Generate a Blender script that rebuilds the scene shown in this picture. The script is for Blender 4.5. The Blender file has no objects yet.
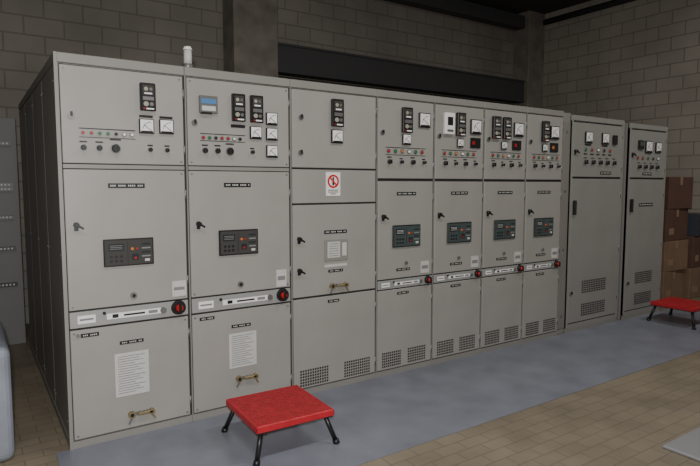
import bpy, bmesh, math, random
from mathutils import Vector, Matrix
random.seed(4)
COL=bpy.context.scene.collection

# ------------------------------------------------------------ materials
def srgb(c):
    return tuple(((v/255)/12.92 if v/255<=.04045 else ((v/255+.055)/1.055)**2.4) for v in c)+(1,)
MATS={}
def mat(name,c,rough=.5,metal=0,noise=0,nscale=6,spec=.5,emit=0,bump=0,bscale=60):
    if name in MATS: return MATS[name]
    m=bpy.data.materials.new(name);m.use_nodes=True;nt=m.node_tree;b=nt.nodes['Principled BSDF']
    col=srgb(c);b.inputs['Base Color'].default_value=col
    b.inputs['Roughness'].default_value=rough;b.inputs['Metallic'].default_value=metal
    b.inputs['Specular IOR Level'].default_value=spec
    tc=nt.nodes.new('ShaderNodeTexCoord')
    if noise:
        n=nt.nodes.new('ShaderNodeTexNoise');n.inputs['Scale'].default_value=nscale;n.inputs['Detail'].default_value=5
        nt.links.new(tc.outputs['Object'],n.inputs['Vector'])
        r=nt.nodes.new('ShaderNodeValToRGB');r.color_ramp.elements[0].position=.3;r.color_ramp.elements[1].position=.7
        r.color_ramp.elements[0].color=tuple(v*(1-noise) for v in col[:3])+(1,)
        r.color_ramp.elements[1].color=tuple(min(1,v*(1+noise)) for v in col[:3])+(1,)
        nt.links.new(n.outputs['Fac'],r.inputs['Fac']);nt.links.new(r.outputs['Color'],b.inputs['Base Color'])
    if bump:
        n2=nt.nodes.new('ShaderNodeTexNoise');n2.inputs['Scale'].default_value=bscale
        nt.links.new(tc.outputs['Object'],n2.inputs['Vector'])
        bp=nt.nodes.new('ShaderNodeBump');bp.inputs['Strength'].default_value=bump;bp.inputs['Distance'].default_value=.004
        nt.links.new(n2.outputs['Fac'],bp.inputs['Height']);nt.links.new(bp.outputs['Normal'],b.inputs['Normal'])
    if emit:
        b.inputs['Emission Color'].default_value=col;b.inputs['Emission Strength'].default_value=emit
    MATS[name]=m;return m
def brickmat(name,axes,c1,c2,mortar,bw,bh,ms=.006,offset=.5,rough=.85,noise=.25,bump=.5,nscale=1.3):
    m=bpy.data.materials.new(name);m.use_nodes=True;nt=m.node_tree;b=nt.nodes['Principled BSDF']
    tc=nt.nodes.new('ShaderNodeTexCoord');sp=nt.nodes.new('ShaderNodeSeparateXYZ');cb=nt.nodes.new('ShaderNodeCombineXYZ')
    nt.links.new(tc.outputs['Object'],sp.inputs[0])
    nt.links.new(sp.outputs[axes[0]],cb.inputs[0]);nt.links.new(sp.outputs[axes[1]],cb.inputs[1])
    br=nt.nodes.new('ShaderNodeTexBrick');br.offset=offset;br.inputs['Scale'].default_value=1
    br.inputs['Brick Width'].default_value=bw;br.inputs['Row Height'].default_value=bh
    br.inputs['Mortar Size'].default_value=ms;br.inputs['Mortar Smooth'].default_value=.3
    br.inputs['Color1'].default_value=srgb(c1);br.inputs['Color2'].default_value=srgb(c2);br.inputs['Mortar'].default_value=srgb(mortar)
    nt.links.new(cb.outputs[0],br.inputs['Vector'])
    n=nt.nodes.new('ShaderNodeTexNoise');n.inputs['Scale'].default_value=nscale;n.inputs['Detail'].default_value=8
    nt.links.new(tc.outputs['Object'],n.inputs['Vector'])
    mr=nt.nodes.new('ShaderNodeMapRange');mr.inputs['From Min'].default_value=.3;mr.inputs['From Max'].default_value=.7
    mr.inputs['To Min'].default_value=1-noise;mr.inputs['To Max'].default_value=1+noise
    nt.links.new(n.outputs['Fac'],mr.inputs['Value'])
    mx=nt.nodes.new('ShaderNodeVectorMath');mx.operation='SCALE'
    nt.links.new(br.outputs['Color'],mx.inputs[0]);nt.links.new(mr.outputs[0],mx.inputs['Scale'])
    nt.links.new(mx.outputs[0],b.inputs['Base Color']);b.inputs['Roughness'].default_value=rough
    bp=nt.nodes.new('ShaderNodeBump');bp.inputs['Strength'].default_value=bump;bp.inputs['Distance'].default_value=.006;bp.invert=True
    nt.links.new(br.outputs['Fac'],bp.inputs['Height']);nt.links.new(bp.outputs['Normal'],b.inputs['Normal'])
    return m

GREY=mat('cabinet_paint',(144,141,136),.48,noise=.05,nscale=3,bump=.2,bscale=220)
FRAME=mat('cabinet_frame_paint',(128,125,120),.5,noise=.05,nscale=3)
SIDE=mat('cabinet_side_shaded',(118,114,109),.6,noise=.08,nscale=2)  # darker copy of the cabinet grey, shade of the side put into the colour
GAP_SHADE=mat('gap_shade',(34,33,31),.8)  # near-black colour standing in for shade in door gaps and vent holes
BLACK=mat('black_plastic',(24,24,25),.4)
DARKG=mat('relay_glass',(66,65,63),.25)
DARKT=mat('relay_glass_teal',(66,76,76),.25)
SCREEN=mat('relay_screen',(40,44,46),.3)
WHITE=mat('meter_white',(225,225,222),.4)
PAPER=mat('paper',(185,184,180),.7,noise=.05,nscale=30)
INK=mat('ink',(120,120,120),.8)
BEIGE=mat('relay_beige',(150,145,130),.5)
SILVER=mat('bare_metal_strip',(150,150,147),.45,.2)
RED=mat('red_plastic',(165,28,30),.35)
GREEN=mat('green_lamp',(40,110,60),.35)
ORANGE=mat('amber_lamp',(190,110,50),.35)
BLUE=mat('blue_display',(80,120,165),.35)
BRASS=mat('brass',(150,135,100),.4,.6)
STEEL=mat('dull_steel',(120,120,118),.45,.6)
SIGNRED=mat('sign_red',(190,25,30),.5)

# ------------------------------------------------------------ mesh builder
class B:
    def __init__(s,name,origin=(0,0,0)):
        s.bm=bmesh.new();s.title=name;s.mats=[];s.o=Vector(origin)
    def mi(s,m):
        if m not in s.mats: s.mats.append(m)
        return s.mats.index(m)
    def box(s,x0,x1,y0,y1,z0,z1,m,bev=0,rot=None,seg=1):
        t=bmesh.new();bmesh.ops.create_cube(t,size=1)
        bmesh.ops.scale(t,vec=(abs(x1-x0),abs(y1-y0),abs(z1-z0)),verts=t.verts)
        if bev: bmesh.ops.bevel(t,geom=list(t.edges),offset=bev,segments=seg,profile=.5,affect='EDGES')
        if rot: bmesh.ops.transform(t,matrix=rot,verts=t.verts)
        bmesh.ops.translate(t,vec=((x0+x1)/2,(y0+y1)/2,(z0+z1)/2),verts=t.verts)
        s.merge(t,m)
    def merge(s,t,m,smooth=False):
        i=s.mi(m)
        for f in t.faces: f.material_index=i;f.smooth=smooth
        me=bpy.data.meshes.new('t');t.to_mesh(me);t.free();s.bm.from_mesh(me);bpy.data.meshes.remove(me)
    def cyl(s,a,b,r,m,r2=None,seg=20,smooth=True):
        a=Vector(a);b=Vector(b);d=b-a;t=bmesh.new()
        bmesh.ops.create_cone(t,cap_ends=True,segments=seg,radius1=r,radius2=r if r2 is None else r2,depth=d.length)
        q=Vector((0,0,1)).rotation_difference(d.normalized()).to_matrix().to_4x4()
        bmesh.ops.transform(t,matrix=Matrix.Translation((a+b)/2)@q,verts=t.verts)
        i=s.mi(m)
        for f in t.faces:
            f.material_index=i;f.smooth=smooth and len(f.verts)==4
        me=bpy.data.meshes.new('t');t.to_mesh(me);t.free();s.bm.from_mesh(me);bpy.data.meshes.remove(me)
    def ring(s,x,z,r0,r1,y,m,n=32):
        t=bmesh.new();vs=[]
        for k in range(n):
            a=2*math.pi*k/n
            vs.append([t.verts.new((x+r*math.cos(a),yy,z+r*math.sin(a))) for r,yy in ((r0,y),(r1,y),(r1,y+.002),(r0,y+.002))])
        for k in range(n):
            A=vs[k];C=vs[(k+1)%n]
            for j in range(4): t.faces.new((A[j],A[(j+1)%4],C[(j+1)%4],C[j]))
        bmesh.ops.recalc_face_normals(t,faces=t.faces);s.merge(t,m)
    def done(s):
        me=bpy.data.meshes.new(s.title);
        bmesh.ops.translate(s.bm,vec=-s.o,verts=s.bm.verts)
        s.bm.to_mesh(me);s.bm.free()
        for m in s.mats: me.materials.append(m)
        o=bpy.data.objects.new(s.title,me);o.location=s.o;COL.objects.link(o);return o

FY=3.59   # switchgear front plane
# front-face helpers (all sit proud of the door face)
class Cab(B):
    def door(s,x0,x1,z0,z1,y=FY,m=None):
        s.box(x0,x1,y,y+.02,z0,z1,m or GREY,bev=.003)
    def plate(s,x,z,w,h,m,d=.004,y=FY,bev=0):
        s.box(x-w/2,x+w/2,y-d,y+.001,z-h/2,z+h/2,m,bev=bev)
    def line(s,x0,z0,x1,z1,w,m,y=FY,d=.002):
        L=math.hypot(x1-x0,z1-z0);a=math.atan2(z1-z0,x1-x0)
        cx,cz=(x0+x1)/2,(z0+z1)/2
        s.box(cx-L/2,cx+L/2,y-d,y,cz-w/2,cz+w/2,m,rot=Matrix.Rotation(-a,4,'Y'))
    def disc(s,x,z,r,m,d=.012,y=FY,r2=None,seg=18):
        s.cyl((x,y+.001,z),(x,y-d,z),r,m,r2=r2,seg=seg)
    def meter(s,x,z,w=.09,h=None):
        h=h or w
        s.plate(x,z,w,h,BLACK,.016,bev=.002)
        s.plate(x,z+.002,w*.86,h*.84,WHITE,.0175)
        y=FY-.0175
        n=7
        for k in range(n):
            a0=math.radians(170-80*k/n*1.0);a1=math.radians(170-80*(k+1)/n)
            cx,cz=x+w*.3,z-h*.28;r=w*.58
            s.line(cx+r*math.cos(a0),cz+r*math.sin(a0),cx+r*math.cos(a1),cz+r*math.sin(a1),.003,BLACK,y=y)
        s.line(x+w*.3,z-h*.28,x-w*.2,z+h*.1,.003,BLACK,y=y)
        s.plate(x,z-h*.36,w*.8,h*.1,BLACK,.0185)
    def relay(s,x,z,w=.09,h=.165):
        s.plate(x,z,w,h,BLACK,.03,bev=.004)
        s.plate(x,z+h*.24,w*.72,h*.36,DARKG,.032)
        s.disc(x-w*.14,z+h*.28,w*.13,BEIGE,.034);s.disc(x+w*.18,z+h*.28,w*.1,STEEL,.034)
        s.plate(x,z+h*.12,w*.5,h*.05,WHITE,.033)
        s.plate(x,z-h*.06,w*.72,h*.13,STEEL,.033)
        s.disc(x-w*.16,z-h*.26,w*.16,BEIGE,.036);s.disc(x+w*.2,z-h*.26,w*.13,STEEL,.036)
        s.plate(x+w*.1,z-h*.43,w*.5,h*.05,WHITE,.032);s.plate(x-w*.28,z-h*.43,w*.12,h*.05,RED,.032)
    def knob(s,x,z,r=.02,m=BLACK):
        s.plate(x,z+r*2.0,r*2.4,.009,BLACK,.002)
        s.disc(x,z,r*1.15,STEEL,.006);s.disc(x,z,r,m,.026,r2=r*.8)
        s.box(x-r*.2,x+r*.2,FY-.036,FY-.02,z-r*.9,z+r*.9,m)
    def lamp(s,x,z,m,r=.012):
        s.disc(x,z,r*1.3,STEEL,.006);s.disc(x,z,r,m,.014,r2=r*.7)
    def lock(s,x,z):
        s.disc(x,z,.019,STEEL,.008);s.box(x-.006,x+.006,FY-.022,FY-.006,z-.006,z+.02,BLACK)
    def handle(s,x,z):
        s.plate(x,z,.022,.05,BLACK,.006);s.disc(x,z+.008,.016,BLACK,.028);s.line(x,z+.01,x+.035,z-.012,.012,BLACK,y=FY-.024,d=.008)
    def name(s,x,z,w=.19,h=.028):
        s.plate(x,z,w,h,BLACK,.004)
        k=max(5,int(w/.012));cw=(w-.02)/k
        for i in range(k):
            if i%5==3: continue
            xx=x-w/2+.01+cw*(i+.5);s.plate(xx,z,cw*.6,h*.36,PAPER,.005)
    def relaybox(s,x,z,w,h,glass=None,teal=False):
        glass=DARKT if teal else DARKG
        s.plate(x,z,w,h,BLACK,.014,bev=.003)
        s.plate(x,z,w*.94,h*.9,glass,.016)
        s.plate(x-w*.26,z+h*.2,w*.3,h*.26,SCREEN,.018)
        for i in range(3): s.plate(x-w*.26,z+h*(.26-.06*i),w*.24,h*.018,PAPER if teal else INK,.019)
        for i in range(3):
            for j in range(2): s.plate(x-w*(.36-.1*i),z-h*(.14+.16*j),w*.055,h*.08,BLACK,.018)
        s.plate(x-w*.03,z,w*.01,h*.8,BLACK,.0165)
        s.disc(x+w*.06,z+h*.12,w*.03,ORANGE,.02);s.disc(x+w*.16,z+h*.12,w*.022,RED,.02)
        s.plate(x+w*.12,z-h*.18,w*.13,h*.22,SCREEN,.018);s.plate(x+w*.12,z-h*.22,w*.05,h*.08,RED,.02)
        for i in range(4):
            s.plate(x+w*.34,z+h*(.28-.15*i),w*.18,h*.05,INK if i%2 else SCREEN,.018)
        s.plate(x+w*.36,z-h*.32,w*.1,h*.09,PAPER,.018)
    def paper(s,x,z,w,h):
        s.plate(x,z,w,h,PAPER,.003);y=FY-.003
        n=int(h/.016)
        for i in range(n):
            ww=w*(.8,.62,.74,.5)[i%4];s.plate(x-(w*.82-ww)/2,z+h*.42-i*h*.84/max(1,n-1),ww,.004,INK,.004)
    def brassset(s,x,z):
        s.plate(x,z,.15,.024,STEEL,.006,bev=.002)
        s.disc(x-.055,z,.022,BRASS,.02);s.disc(x-.055,z,.011,BLACK,.024)
        s.box(x-.02,x+.07,FY-.03,FY-.016,z-.008,z+.01,BRASS,bev=.003)
        s.disc(x+.065,z,.017,BRASS,.03)
        s.line(x+.06,z-.01,x+.085,z-.05,.012,BRASS,y=FY-.014,d=.004)
        s.line(x-.05,z-.01,x-.075,z-.055,.010,STEEL,y=FY-.014,d=.004)
    def strip(s,x0,x1,z0,z1):
        s.box(x0,x1,FY-.004,FY+.018,z0,z1,SILVER,bev=.002)
        w=x1-x0;zc=(z0+z1)/2;h=z1-z0;y=FY-.004
        def pl(x,zz,ww,hh,m,d=.003): s.box(x-ww/2,x+ww/2,y-d,y+.001,zz-hh/2,zz+hh/2,m)
        pl(x0+w*.13,zc,w*.14,h*.5,WHITE);pl(x0+w*.13,zc,w*.11,h*.12,INK,.004)
        pl(x0+w*.52,zc,w*.46,h*.36,WHITE)
        pl(x0+w*.36,zc,w*.05,h*.24,BLACK,.004);pl(x0+w*.52,zc,w*.18,h*.12,BLACK,.004);pl(x0+w*.68,zc,w*.08,h*.2,INK,.004)
        s.cyl((x0+w*.27,y,zc+h*.26),(x0+w*.27,y-.01,zc+h*.26),h*.1,BLACK);
        s.cyl((x0+w*.77,y,zc),(x0+w*.77,y-.014,zc),h*.2,STEEL)
        s.cyl((x1-w*.09,y,zc+h*.06),(x1-w*.09,y-.02,zc+h*.06),h*.5,BLACK,r2=h*.45)
        s.cyl((x1-w*.09,y-.018,zc+h*.06),(x1-w*.09,y-.04,zc+h*.06),h*.29,RED,r2=h*.2)
        s.box(x1-w*.102,x1-w*.078,y-.05,y-.038,zc-h*.3,zc+h*.4,BLACK,bev=.002)
    def vent(s,x,z,w,h,nx=12,nz=6):
        dx=w/nx;dz=h/nz
        for i in range(nx):
            for j in range(nz):
                cx=x-w/2+dx*(i+.5);cz=z-h/2+dz*(j+.5)
                s.box(cx-dx*.33,cx+dx*.33,FY-.0012,FY,cz-dz*.33,cz+dz*.33,GAP_SHADE)
    def screws(s,x0,x1,z0,z1):
        for x in (x0+.02,x1-.02):
            for z in (z0+.02,z1-.02): s.disc(x,z,.006,STEEL,.003,seg=10)
    def body(s,x0,x1,top,depth,m=FRAME,sidem=None):
        s.box(x0,x1,FY+.02,FY+depth,.0,top,m)
        s.box(x0+.001,x1-.001,FY+.012,FY+.021,.05,top-.06,GAP_SHADE)      # dark sheet behind the doors, shade of the gaps put into its colour
        s.box(x0,x1,FY-.002,FY+.03,top-.055,top,m,bev=.003)         # top rail
        s.box(x0,x1,FY+.004,FY+.03,0,.045,FRAME)                     # plinth
        s.box(x0-.0,x0+.007,FY+.004,FY+.03,.045,top-.05,m)

D=2.55
g=.012
def hinges(c,x,zs):
    for z in zs: c.cyl((x,FY+.004,z-.03),(x,FY+.004,z+.03),.008,STEEL,seg=10)

# ---- two wide feeders
def wide(x0,x1,kind):
    c=Cab('switchgear_cabinet',(x0,FY,0))
    c.body(x0,x1,2.30,D)
    a,b=x0+g,x1-g
    c.door(a,b,1.685,2.235);c.door(a,b,.83,1.65);c.strip(a,b,.725,.82);c.door(a,b,.055,.712)
    c.box(a,b,FY+.002,FY+.02,1.656,1.679,FRAME)
    hinges(c,b+.003,(1.78,2.13,.95,1.5,.15,.6))
    c.screws(a,b,.055,.712);c.screws(a,b,.83,1.65);c.screws(a,b,1.685,2.235)
    if kind==1:
        c.relay(.935,2.09,.09,.165);c.meter(.925,1.915,.088);c.meter(1.045,1.918,.088)
        c.plate(.925,1.975,.08,.014,BLACK);c.plate(1.045,1.975,.08,.014,BLACK)
        for i,m in enumerate((RED,RED,GREEN,GREEN,BLACK,WHITE,WHITE)): c.lamp(.57+.045*i,1.86,m,.010)
        c.line(.55,1.885,.86,1.885,.006,BLACK);c.line(.55,1.835,.86,1.835,.004,BLACK)
        for x in (.57,.655): c.knob(x,1.775,.017)
        c.knob(.745,1.775,.026)
        for x in (.945,1.047): c.knob(x,1.775,.013)
        c.lock(.512,1.955);c.handle(.515,1.32)
        c.name(.80,1.556,.21,.028);c.relaybox(.80,1.155,.29,.165)
        c.disc(.82,.885,.02,STEEL,.01);c.disc(.82,.885,.01,BLACK,.014)
        c.name(.565,.677,.10,.022);c.name(.80,.60,.14,.02)
        c.paper(.797,.40,.20,.27);c.brassset(.84,.14)
        c.plate(1.10,.90,.09,.10,PAPER);c.plate(1.10,.90,.07,.02,INK,.005);c.disc(.50,.68,.01,STEEL)
        # bolted side panels
        for i in range(4):
            y0=FY+.04+i*.628
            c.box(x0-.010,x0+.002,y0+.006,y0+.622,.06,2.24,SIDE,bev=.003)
            for z in (.15,1.15,2.15):
                for yy in (y0+.04,y0+.586): c.cyl((x0-.009,yy,z),(x0-.013,yy,z),.008,STEEL,seg=8)
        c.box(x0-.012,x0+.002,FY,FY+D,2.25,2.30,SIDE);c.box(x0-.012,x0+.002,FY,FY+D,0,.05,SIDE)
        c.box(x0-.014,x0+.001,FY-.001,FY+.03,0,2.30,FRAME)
    else:
        c.plate(1.315,2.075,.12,.11,STEEL,.02,bev=.003);c.plate(1.315,2.095,.1,.03,BLUE,.022);c.plate(1.315,2.05,.09,.03,PAPER,.022);
        c.plate(1.30,2.02,.07,.012,BLACK,.024)
        c.relay(1.52,2.07,.09,.18);c.relay(1.65,2.07,.09,.18)
        c.meter(1.645,1.912,.085);c.meter(1.765,1.908,.085);c.meter(1.765,2.012,.085);c.meter(1.765,1.79,.085)
        c.plate(1.52,1.95,.1,.02,BLACK)
        for i,m in enumerate((RED,GREEN,BLACK,RED,RED,WHITE,BLACK)): c.lamp(1.28+.042*i,1.865,m,.010)
        c.line(1.26,1.89,1.57,1.89,.005,BLACK);c.line(1.26,1.845,1.57,1.845,.004,BLACK)
        for x in (1.29,1.375): c.knob(x,1.782,.017)
        c.knob(1.46,1.782,.024);c.knob(1.62,1.782,.012)
        c.lock(1.225,1.955);c.handle(1.235,1.30)
        c.name(1.51,1.56,.19,.028);c.relaybox(1.51,1.175,.28,.17)
        c.disc(1.52,.885,.02,STEEL,.01);c.disc(1.52,.885,.01,BLACK,.014)
        c.name(1.28,.68,.1,.02);c.name(1.52,.60,.14,.02);c.paper(1.53,.43,.2,.24);c.brassset(1.55,.23)
        c.plate(1.83,.90,.08,.12,PAPER);c.plate(1.83,.90,.06,.03,INK,.005)
    return c.done()
wide(.448,1.166,1);wide(1.168,1.913,2)

# ---- bus-coupler cabinet with prohibition sign
def coupler(x0,x1):
    c=Cab('switchgear_cabinet',(x0,FY,0));c.body(x0,x1,2.30,D);a,b=x0+g,x1-g
    c.door(a,b,1.685,2.235);c.door(a,b,1.428,1.672);c.door(a,b,.74,1.415);c.door(a,b,.055,.725)
    hinges(c,b+.003,(1.78,2.13,.85,1.3,.15,.6))
    c.relay(2.30,2.09,.10,.20);c.meter(2.30,1.918,.10)
    c.lock(2.0,2.04);c.lock(1.995,1.79)
    x,z=2.268,1.567
    c.plate(x,z,.125,.175,WHITE,.004);c.ring(x,z+.02,.036,.05,FY-.006,SIGNRED)
    c.line(x-.033,z+.053,x+.033,z-.013,.012,SIGNRED,y=FY-.005)
    c.box(x-.008,x+.008,FY-.005,FY-.004,z-.01,z+.035,BLACK);c.disc(x,z+.044,.008,BLACK,.0052)
    for i in range(3): c.plate(x,z-.045-.014*i,.09 if i<2 else .05,.006,BLACK,.005)
    c.name(2.29,1.21,.2,.025)
    c.plate(2.295,1.07,.21,.16,FRAME,.006,bev=.002);c.plate(2.27,1.075,.11,.12,PAPER,.008);c.plate(2.365,1.075,.04,.1,PAPER,.008)
    for i in range(6): c.plate(2.27,1.12-.018*i,.085,.005,INK,.009)
    c.plate(2.29,.955,.2,.02,PAPER);c.name(2.29,.915,.13,.02)
    c.handle(1.975,1.16);c.handle(1.975,.93);c.brassset(2.31,.80)
    c.name(2.27,.685,.1,.02)
    c.vent(2.10,.13,.25,.13);c.vent(2.49,.13,.25,.13)
    return c.done()
coupler(1.915,2.676)

# ---- narrow feeders
def narrow(x0,x1,k):
    c=Cab('switchgear_cabinet',(x0,FY,0));c.body(x0,x1,2.30,D);a,b=x0+g,x1-g;w=x1-x0
    c.door(a,b,1.612,2.235);c.door(a,b,.80,1.59);c.strip(a,b,.72,.79);c.door(a,b,.055,.71)
    hinges(c,b+.003,(1.72,2.13,.9,1.45,.15,.6))
    if k==4:
        c.relay(x0+.29,2.08,.10,.2);c.meter(x0+.48,2.09,.12);c.meter(x0+.29,1.925,.085)
    elif k==5:
        c.plate(x0+.15,2.08,.11,.18,WHITE,.03,bev=.004);c.plate(x0+.15,2.10,.06,.07,BLACK,.032);c.plate(x0+.15,2.02,.07,.02,STEEL,.032);c.relay(x0+.29,2.08,.10,.2);c.meter(x0+.48,2.07,.13)
        c.meter(x0+.29,1.92,.07);c.plate(x0+.48,1.93,.12,.09,BLACK,.01);c.plate(x0+.45,1.93,.03,.03,RED,.013)
    elif k==6:
        c.relay(x0+.14,2.08,.10,.2);c.relay(x0+.28,2.08,.10,.2);c.meter(x0+.45,2.075,.13)
        c.plate(x0+.43,1.93,.12,.09,BLACK,.01);c.plate(x0+.41,1.93,.03,.03,RED,.013);c.meter(x0+.25,1.92,.07)
    else:
        c.relay(x0+.26,2.08,.10,.2);c.meter(x0+.41,2.075,.13);c.plate(x0+.41,1.93,.12,.09,BLACK,.01);c.plate(x0+.39,1.93,.03,.03,ORANGE,.013);c.meter(x0+.26,1.92,.07)
    for i,m in enumerate((RED,GREEN,ORANGE,WHITE,GREEN,RED)):
        c.lamp(x0+.11+.07*i,1.83,m,.013)
    c.line(x0+.08,1.858,x0+.5,1.858,.005,BLACK);c.line(x0+.08,1.80,x0+.5,1.80,.004,BLACK)
    for i in range(4): c.knob(x0+.12+.12*i,1.745,.018 if i%2==0 else .013)
    c.lock(x0+.05,1.97);c.handle(x0+.06,1.30)
    c.name(x0+w*.5,1.49,.2,.026);c.relaybox(x0+w*.5,1.145,.29,.18,teal=True)
    c.name(x0+w*.45,.87,.14,.02);c.disc(x0+w*.5,.92,.014,STEEL)
    c.plate(x0+w*.84,.87,.09,.10,PAPER);c.plate(x0+w*.84,.87,.07,.03,INK,.005)
    c.name(x0+w*.45,.675,.12,.02)
    c.vent(x0+.155,.135,.2,.13,10,6);c.vent(x0+.425,.135,.2,.13,10,6)
    return c.done()
xs=[2.678,3.279,3.878,4.458,5.02]
for i in range(4): narrow(xs[i],xs[i+1]-.002,4+i)

# ---- spacer + two tall cabinets
FAR=mat('control_cabinet_paint',(132,130,126),.5,noise=.05,nscale=3)
def tall(x0,x1,top,k):
    c=Cab('control_cabinet',(x0,FY,0));c.body(x0,x1,top,1.0,FAR);a,b=x0+.03,x1-.03
    c.box(x0,x0+.028,FY,FY+.02,.05,top-.055,FAR);c.box(x1-.028,x1,FY,FY+.02,.05,top-.055,FAR)
    c.door(a,b,1.645,top-.07,m=FAR);c.door(a,b,.10,1.625,m=FAR);c.box(a,b,FY+.004,FY+.02,.045,.09,FAR)
    hinges(c,b+.004,(1.75,2.1,.3,.85,1.45))
    if k==8:
        c.meter(5.44,2.055,.12);c.meter(5.74,2.055,.12);c.plate(5.44,1.98,.1,.014,BLACK);c.plate(5.74,1.98,.1,.014,BLACK)
        c.plate(5.92,2.05,.07,.1,BLACK,.02)
        for i,m in enumerate((GREEN,RED,WHITE,BLACK,RED)): c.lamp(5.40+.11*i,1.93,m,.016)
        for i in range(5): c.knob(5.40+.13*i,1.80,.022)
        for i in range(5): c.plate(5.40+.11*i,1.885,.06,.012,BLACK)
        c.name(5.78,1.69,.2,.03);c.handle(a+.03,1.90)
    else:
        c.plate(6.45,2.02,.10,.1,BLACK,.02);c.meter(6.62,2.0,.14);c.meter(6.83,2.0,.12);c.plate(6.45,2.03,.07,.05,DARKT,.022)
        for i,m in enumerate((RED,RED,GREEN,BLACK,WHITE)): c.lamp(6.40+.11*i,1.87,m,.016)
        for i in range(4): c.knob(6.43+.13*i,1.77,.022)
        c.name(6.62,1.33,.3,.035);c.name(6.62,1.69,.2,.03);c.handle(a+.03,1.9)
    c.box(a+.02,a+.05,FY-.03,FY,1.25,1.4,BLACK,bev=.004);c.lock(a+.035,.42)
    w=b-a
    c.vent(a+w*.5,.47,w*.5,.14,14,6);c.vent(a+w*.5,.22,w*.5,.14,14,6)
    return c.done()
tall(5.16,6.11,2.275,8);tall(6.23,7.04,2.255,9)
c=Cab('cabinet_filler_panel',(5.02,FY,0));c.box(5.022,5.158,FY+.02,FY+1.2,0,2.29,FRAME,bev=.003)
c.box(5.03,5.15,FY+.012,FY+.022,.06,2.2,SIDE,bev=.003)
for z in (.2,.9,1.5,2.1): c.cyl((5.09,FY+.014,z),(5.09,FY+.004,z),.012,STEEL,seg=10)
c.done()
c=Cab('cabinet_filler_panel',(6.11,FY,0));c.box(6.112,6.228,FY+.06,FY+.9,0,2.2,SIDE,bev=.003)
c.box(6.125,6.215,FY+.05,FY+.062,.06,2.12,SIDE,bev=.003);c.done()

# ---- beacon on top of the cabinets
c=B('warning_beacon',(1.215,3.66,2.3))
bx=1.215
c.cyl((bx,3.66,2.3),(bx,3.66,2.33),.036,STEEL);c.cyl((bx,3.66,2.33),(bx,3.66,2.42),.026,PAPER,r2=.025)
c.cyl((bx,3.66,2.42),(bx,3.66,2.44),.03,WHITE,r2=.022);c.done()

# ---- step stools
STRED=mat('stool_red',(168,30,40),.5,noise=.14,nscale=12)
STTOP=mat('stool_red_tread',(150,38,42),.6,noise=.2,nscale=18)
def stool(cx,cy,s,h,rot=0):
    c=B('step_stool',(cx,cy,0));H=s/2
    c.box(cx-H,cx+H,cy-H,cy+H,h-.012,h,STRED,bev=.005)
    c.box(cx-H+.015,cx+H-.015,cy-H+.015,cy+H-.015,h-.002,h+.001,STTOP)
    t=.006
    for sg in (-1,1):
        c.box(cx-H,cx+H,cy+sg*H-(t if sg>0 else 0),cy+sg*H+(t if sg<0 else 0),h-.04,h-.006,STRED,bev=.002)
        c.box(cx+sg*H-(t if sg>0 else 0),cx+sg*H+(t if sg<0 else 0),cy-H,cy+H,h-.04,h-.006,STRED,bev=.002)
    n=15
    for i in range(n):
        for j in range(n):
            x=cx-H+.03+(s-.06)*i/(n-1);y=cy-H+.03+(s-.06)*j/(n-1)
            a=math.radians(45 if (i+j)%2 else -45)
            c.box(x-.012,x+.012,y-.0035,y+.0035,h-.001,h+.0045,STRED,rot=Matrix.Rotation(a,4,'Z'))
    for sx in (-1,1):
        for sy in (-1,1):
            c.cyl((cx+sx*(H-.05),cy+sy*(H-.05),h-.02),(cx+sx*(H+.005),cy+sy*(H+.005),.02),.014,BLACK)
            c.cyl((cx+sx*(H+.004),cy+sy*(H+.004),.028),(cx+sx*(H+.010),cy+sy*(H+.010),.003),.019,BLACK,r2=.021)
            c.box(cx+sx*(H-.035)-.03,cx+sx*(H-.035)+.03,cy+sy*(H-.035)-.03,cy+sy*(H-.035)+.03,h-.05,h-.012,BLACK,bev=.004)
    for sy in (-1,1): c.box(cx-H+.03,cx+H-.03,cy+sy*(H-.03)-.012,cy+sy*(H-.03)+.012,h-.05,h-.02,BLACK)
    for sx in (-1,1): c.box(cx+sx*(H-.03)-.012,cx+sx*(H-.03)+.012,cy-H+.03,cy+H-.03,h-.05,h-.02,BLACK)
    o=c.done();o.rotation_euler[2]=rot;return o
stool(1.535,3.06,.50,.215,math.radians(-2));stool(6.70,3.16,.48,.23)

# ------------------------------------------------------------ room
FLOOR=brickmat('floor_tiles','XY',(124,114,97),(118,108,91),(102,93,80),.2,.1,.004,offset=0.5,rough=.55,noise=.2,bump=.3,nscale=2.2)
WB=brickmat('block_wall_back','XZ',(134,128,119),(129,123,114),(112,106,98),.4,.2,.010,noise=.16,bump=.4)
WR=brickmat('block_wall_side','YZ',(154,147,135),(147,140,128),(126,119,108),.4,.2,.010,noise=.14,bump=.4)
CONC=mat('column_concrete',(122,115,106),.85,noise=.25,nscale=5,bump=.3,bscale=25)
CEIL=mat('ceiling_dark',(60,57,53),.9,noise=.15)
DST=mat('painted_dark_steel',(72,71,72),.6,spec=.2)
DPAN=mat('dark_door_panel',(68,60,54),.7)
def slab(name,x0,x1,y0,y1,z0,z1,m,bev=0):
    c=B(name,(0,0,0));c.box(x0,x1,y0,y1,z0,z1,m,bev);return c.done()
slab('floor',-2.6,9.15,-2.6,7.4,-.1,0,FLOOR)
slab('ceiling',-2.6,9.15,-2.6,7.4,4.7,4.8,CEIL)
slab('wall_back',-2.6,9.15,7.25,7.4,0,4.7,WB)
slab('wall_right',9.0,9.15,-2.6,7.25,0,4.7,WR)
slab('wall_left',-2.75,-2.6,-2.6,7.4,0,4.7,WR)
slab('wall_front',-2.6,9.15,-2.75,-2.6,0,4.7,WB)
slab('column_left',2.88,3.50,6.88,7.25,0,4.7,CONC,.01)
slab('column_right',8.56,9.0,6.9,7.25,0,4.7,CONC,.01)
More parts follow.
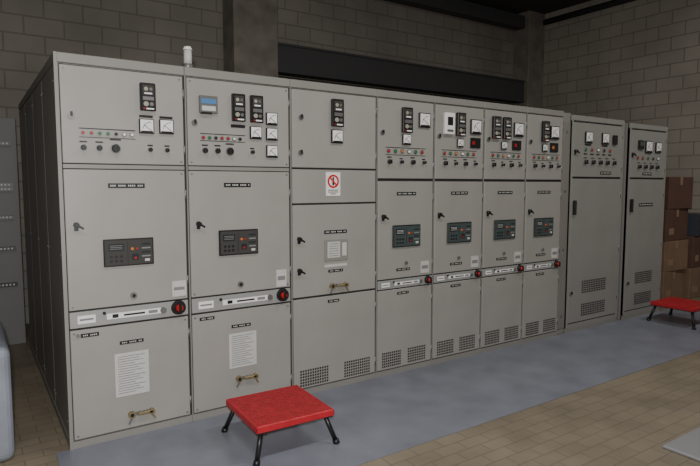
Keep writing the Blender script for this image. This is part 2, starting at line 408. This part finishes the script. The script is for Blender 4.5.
c=B('steel_beam',(3.5,7,3.0))
c.box(3.5,8.56,6.96,7.15,3.43,3.46,DST,.004);c.box(3.5,8.56,6.96,7.15,3.07,3.10,DST,.004);c.box(3.5,8.56,6.985,7.05,3.09,3.44,DST)
c.done()
c=B('door_1',(3.5,7.2,0));
for i in range(8): c.box(3.502+i*.6325,3.5+(i+1)*.6325-.01,7.18,7.245,0.003,3.065,DPAN,.006)
c.done()
slab('trim_1',3.5,8.9,7.0,7.2,4.4,4.62,DST,.004)
c=B('trim_2',(8.8,2,4.5));c.cyl((8.85,-2,4.5),(8.85,6.8,4.5),.05,DST);c.done()
MATM=mat('grey_floor_paint',(117,120,130),.34,noise=.15,nscale=3.5,bump=.12,bscale=40)
slab('floor_mat',.36,8.99,2.50,FY+.01,0,.003,MATM)

# terminal rack behind, left
RK=mat('rack_grey',(105,105,103),.6)
c=B('terminal_rack',(-.1,6.4,0))
c.box(-.6,.42,6.36,6.9,0,2.2,RK,.004)
c.box(-.57,.39,6.35,6.362,.06,2.14,RK)
for z in (.95,1.25,1.52,1.56,1.95,.6):
    c.box(-.55,.37,6.315,6.352,z-.018,z+.018,BLACK)
    for i in range(30): c.box(-.54+i*.03,-.525+i*.03,6.308,6.318,z-.006,z+.01,PAPER)
c.done()
# plastic covered crate at the far left
PLA=mat('plastic_cover',(128,132,142),.55,noise=.14,nscale=5,bump=.8,bscale=9)
c=B('covered_crate',(-.2,4,0));c.box(-.75,.16,3.62,4.5,0,.66,PLA,bev=.05,seg=4)
t=bmesh.new();bmesh.ops.create_uvsphere(t,u_segments=20,v_segments=10,radius=1)
bmesh.ops.scale(t,vec=(.40,.36,.16),verts=t.verts);bmesh.ops.translate(t,vec=(-.27,4.08,.66),verts=t.verts);c.merge(t,PLA,True)
c.done()

# cartons, right
CARD=mat('cardboard',(116,92,72),.8,noise=.12,nscale=4);CARD2=mat('cardboard_dark',(84,58,48),.8,noise=.12,nscale=4)
TAPE=mat('tape',(130,108,86),.4)
def carton(x,y,z,w,d,h,m,rot=0,lab=True):
    c=B('cardboard_box',(x,y,z));c.box(x-w/2,x+w/2,y-d/2,y+d/2,z,z+h,m,bev=.006)
    c.box(x-.03,x+.03,y-d/2-.001,y+d/2+.001,z+h*.75,z+h+.001,TAPE);c.box(x-w/2-.001,x+w/2+.001,y-.03,y+.03,z+h-.12,z+h+.001,TAPE)
    if lab:
        c.box(x-w*.36,x-w*.14,y-d/2-.002,y-d/2,z+h*.2,z+h*.4,TAPE);c.box(x-w/2-.002,x-w/2,y-d*.3,y-d*.05,z+h*.2,z+h*.45,CARD2)
    o=c.done();o.rotation_euler[2]=rot
carton(7.78,4.05,0,.6,.5,.42,CARD,.05);carton(8.45,4.0,0,.6,.5,.42,CARD,-.04)
carton(7.80,4.03,.422,.56,.5,.40,CARD,-.05);carton(8.42,4.02,.422,.5,.5,.44,CARD2,.06)
carton(7.80,4.05,.824,.6,.5,.42,CARD2,.03);carton(7.84,4.03,1.246,.58,.5,.42,CARD2,-.04,False)
carton(8.42,3.98,.864,.5,.45,.3,mat('dark_box',(45,48,58),.6),.1,False)
slab('plastic_sheet',3.36,4.0,1.05,1.66,0,.02,mat('sheet',(128,128,130),.5),.006)

# ------------------------------------------------------------ lights
def area(name,loc,rot,sx,sy,e,col=(1,1,1)):
    l=bpy.data.lights.new(name,'AREA');l.shape='RECTANGLE';l.size=sx;l.size_y=sy;l.energy=e;l.color=col
    o=bpy.data.objects.new(name,l);o.location=loc;o.rotation_euler=rot;COL.objects.link(o);return o
for i,(x,y) in enumerate(((.3,1.2),(3.8,1.2),(7.2,1.2))):
    c=B('ceiling_lamp',(x,y,4.5));c.box(x-.65,x+.65,y-.1,y+.1,4.56,4.64,WHITE,.01)
    c.cyl((x-.5,y,4.64),(x-.5,y,4.7),.01,STEEL);c.cyl((x+.5,y,4.64),(x+.5,y,4.7),.01,STEEL);c.done()
    area('tube_light',(x,y,4.54),(0,0,0),1.3,.16,62,(1,.98,.94))
# camera flash
l=bpy.data.lights.new('camera_flash','SPOT');l.energy=500;l.spot_size=math.radians(120);l.spot_blend=.6;l.shadow_soft_size=.04;l.color=(1,.99,.98)
o=bpy.data.objects.new('camera_flash',l);o.location=(-.05,-.05,1.72);COL.objects.link(o)
o.rotation_euler=(math.radians(90+1),0,math.radians(54-90))
w=bpy.data.worlds.new('world');bpy.context.scene.world=w;w.use_nodes=True
w.node_tree.nodes['Background'].inputs[0].default_value=(.5,.5,.5,1);w.node_tree.nodes['Background'].inputs[1].default_value=.1

# ------------------------------------------------------------ camera
cam=bpy.data.cameras.new('camera');cam.lens=567/700*36;cam.sensor_width=36;cam.clip_start=.05
o=bpy.data.objects.new('camera',cam);COL.objects.link(o);bpy.context.scene.camera=o
o.location=(0,0,1.56);o.rotation_euler=(math.radians(90-4.84),0,math.radians(56-90))
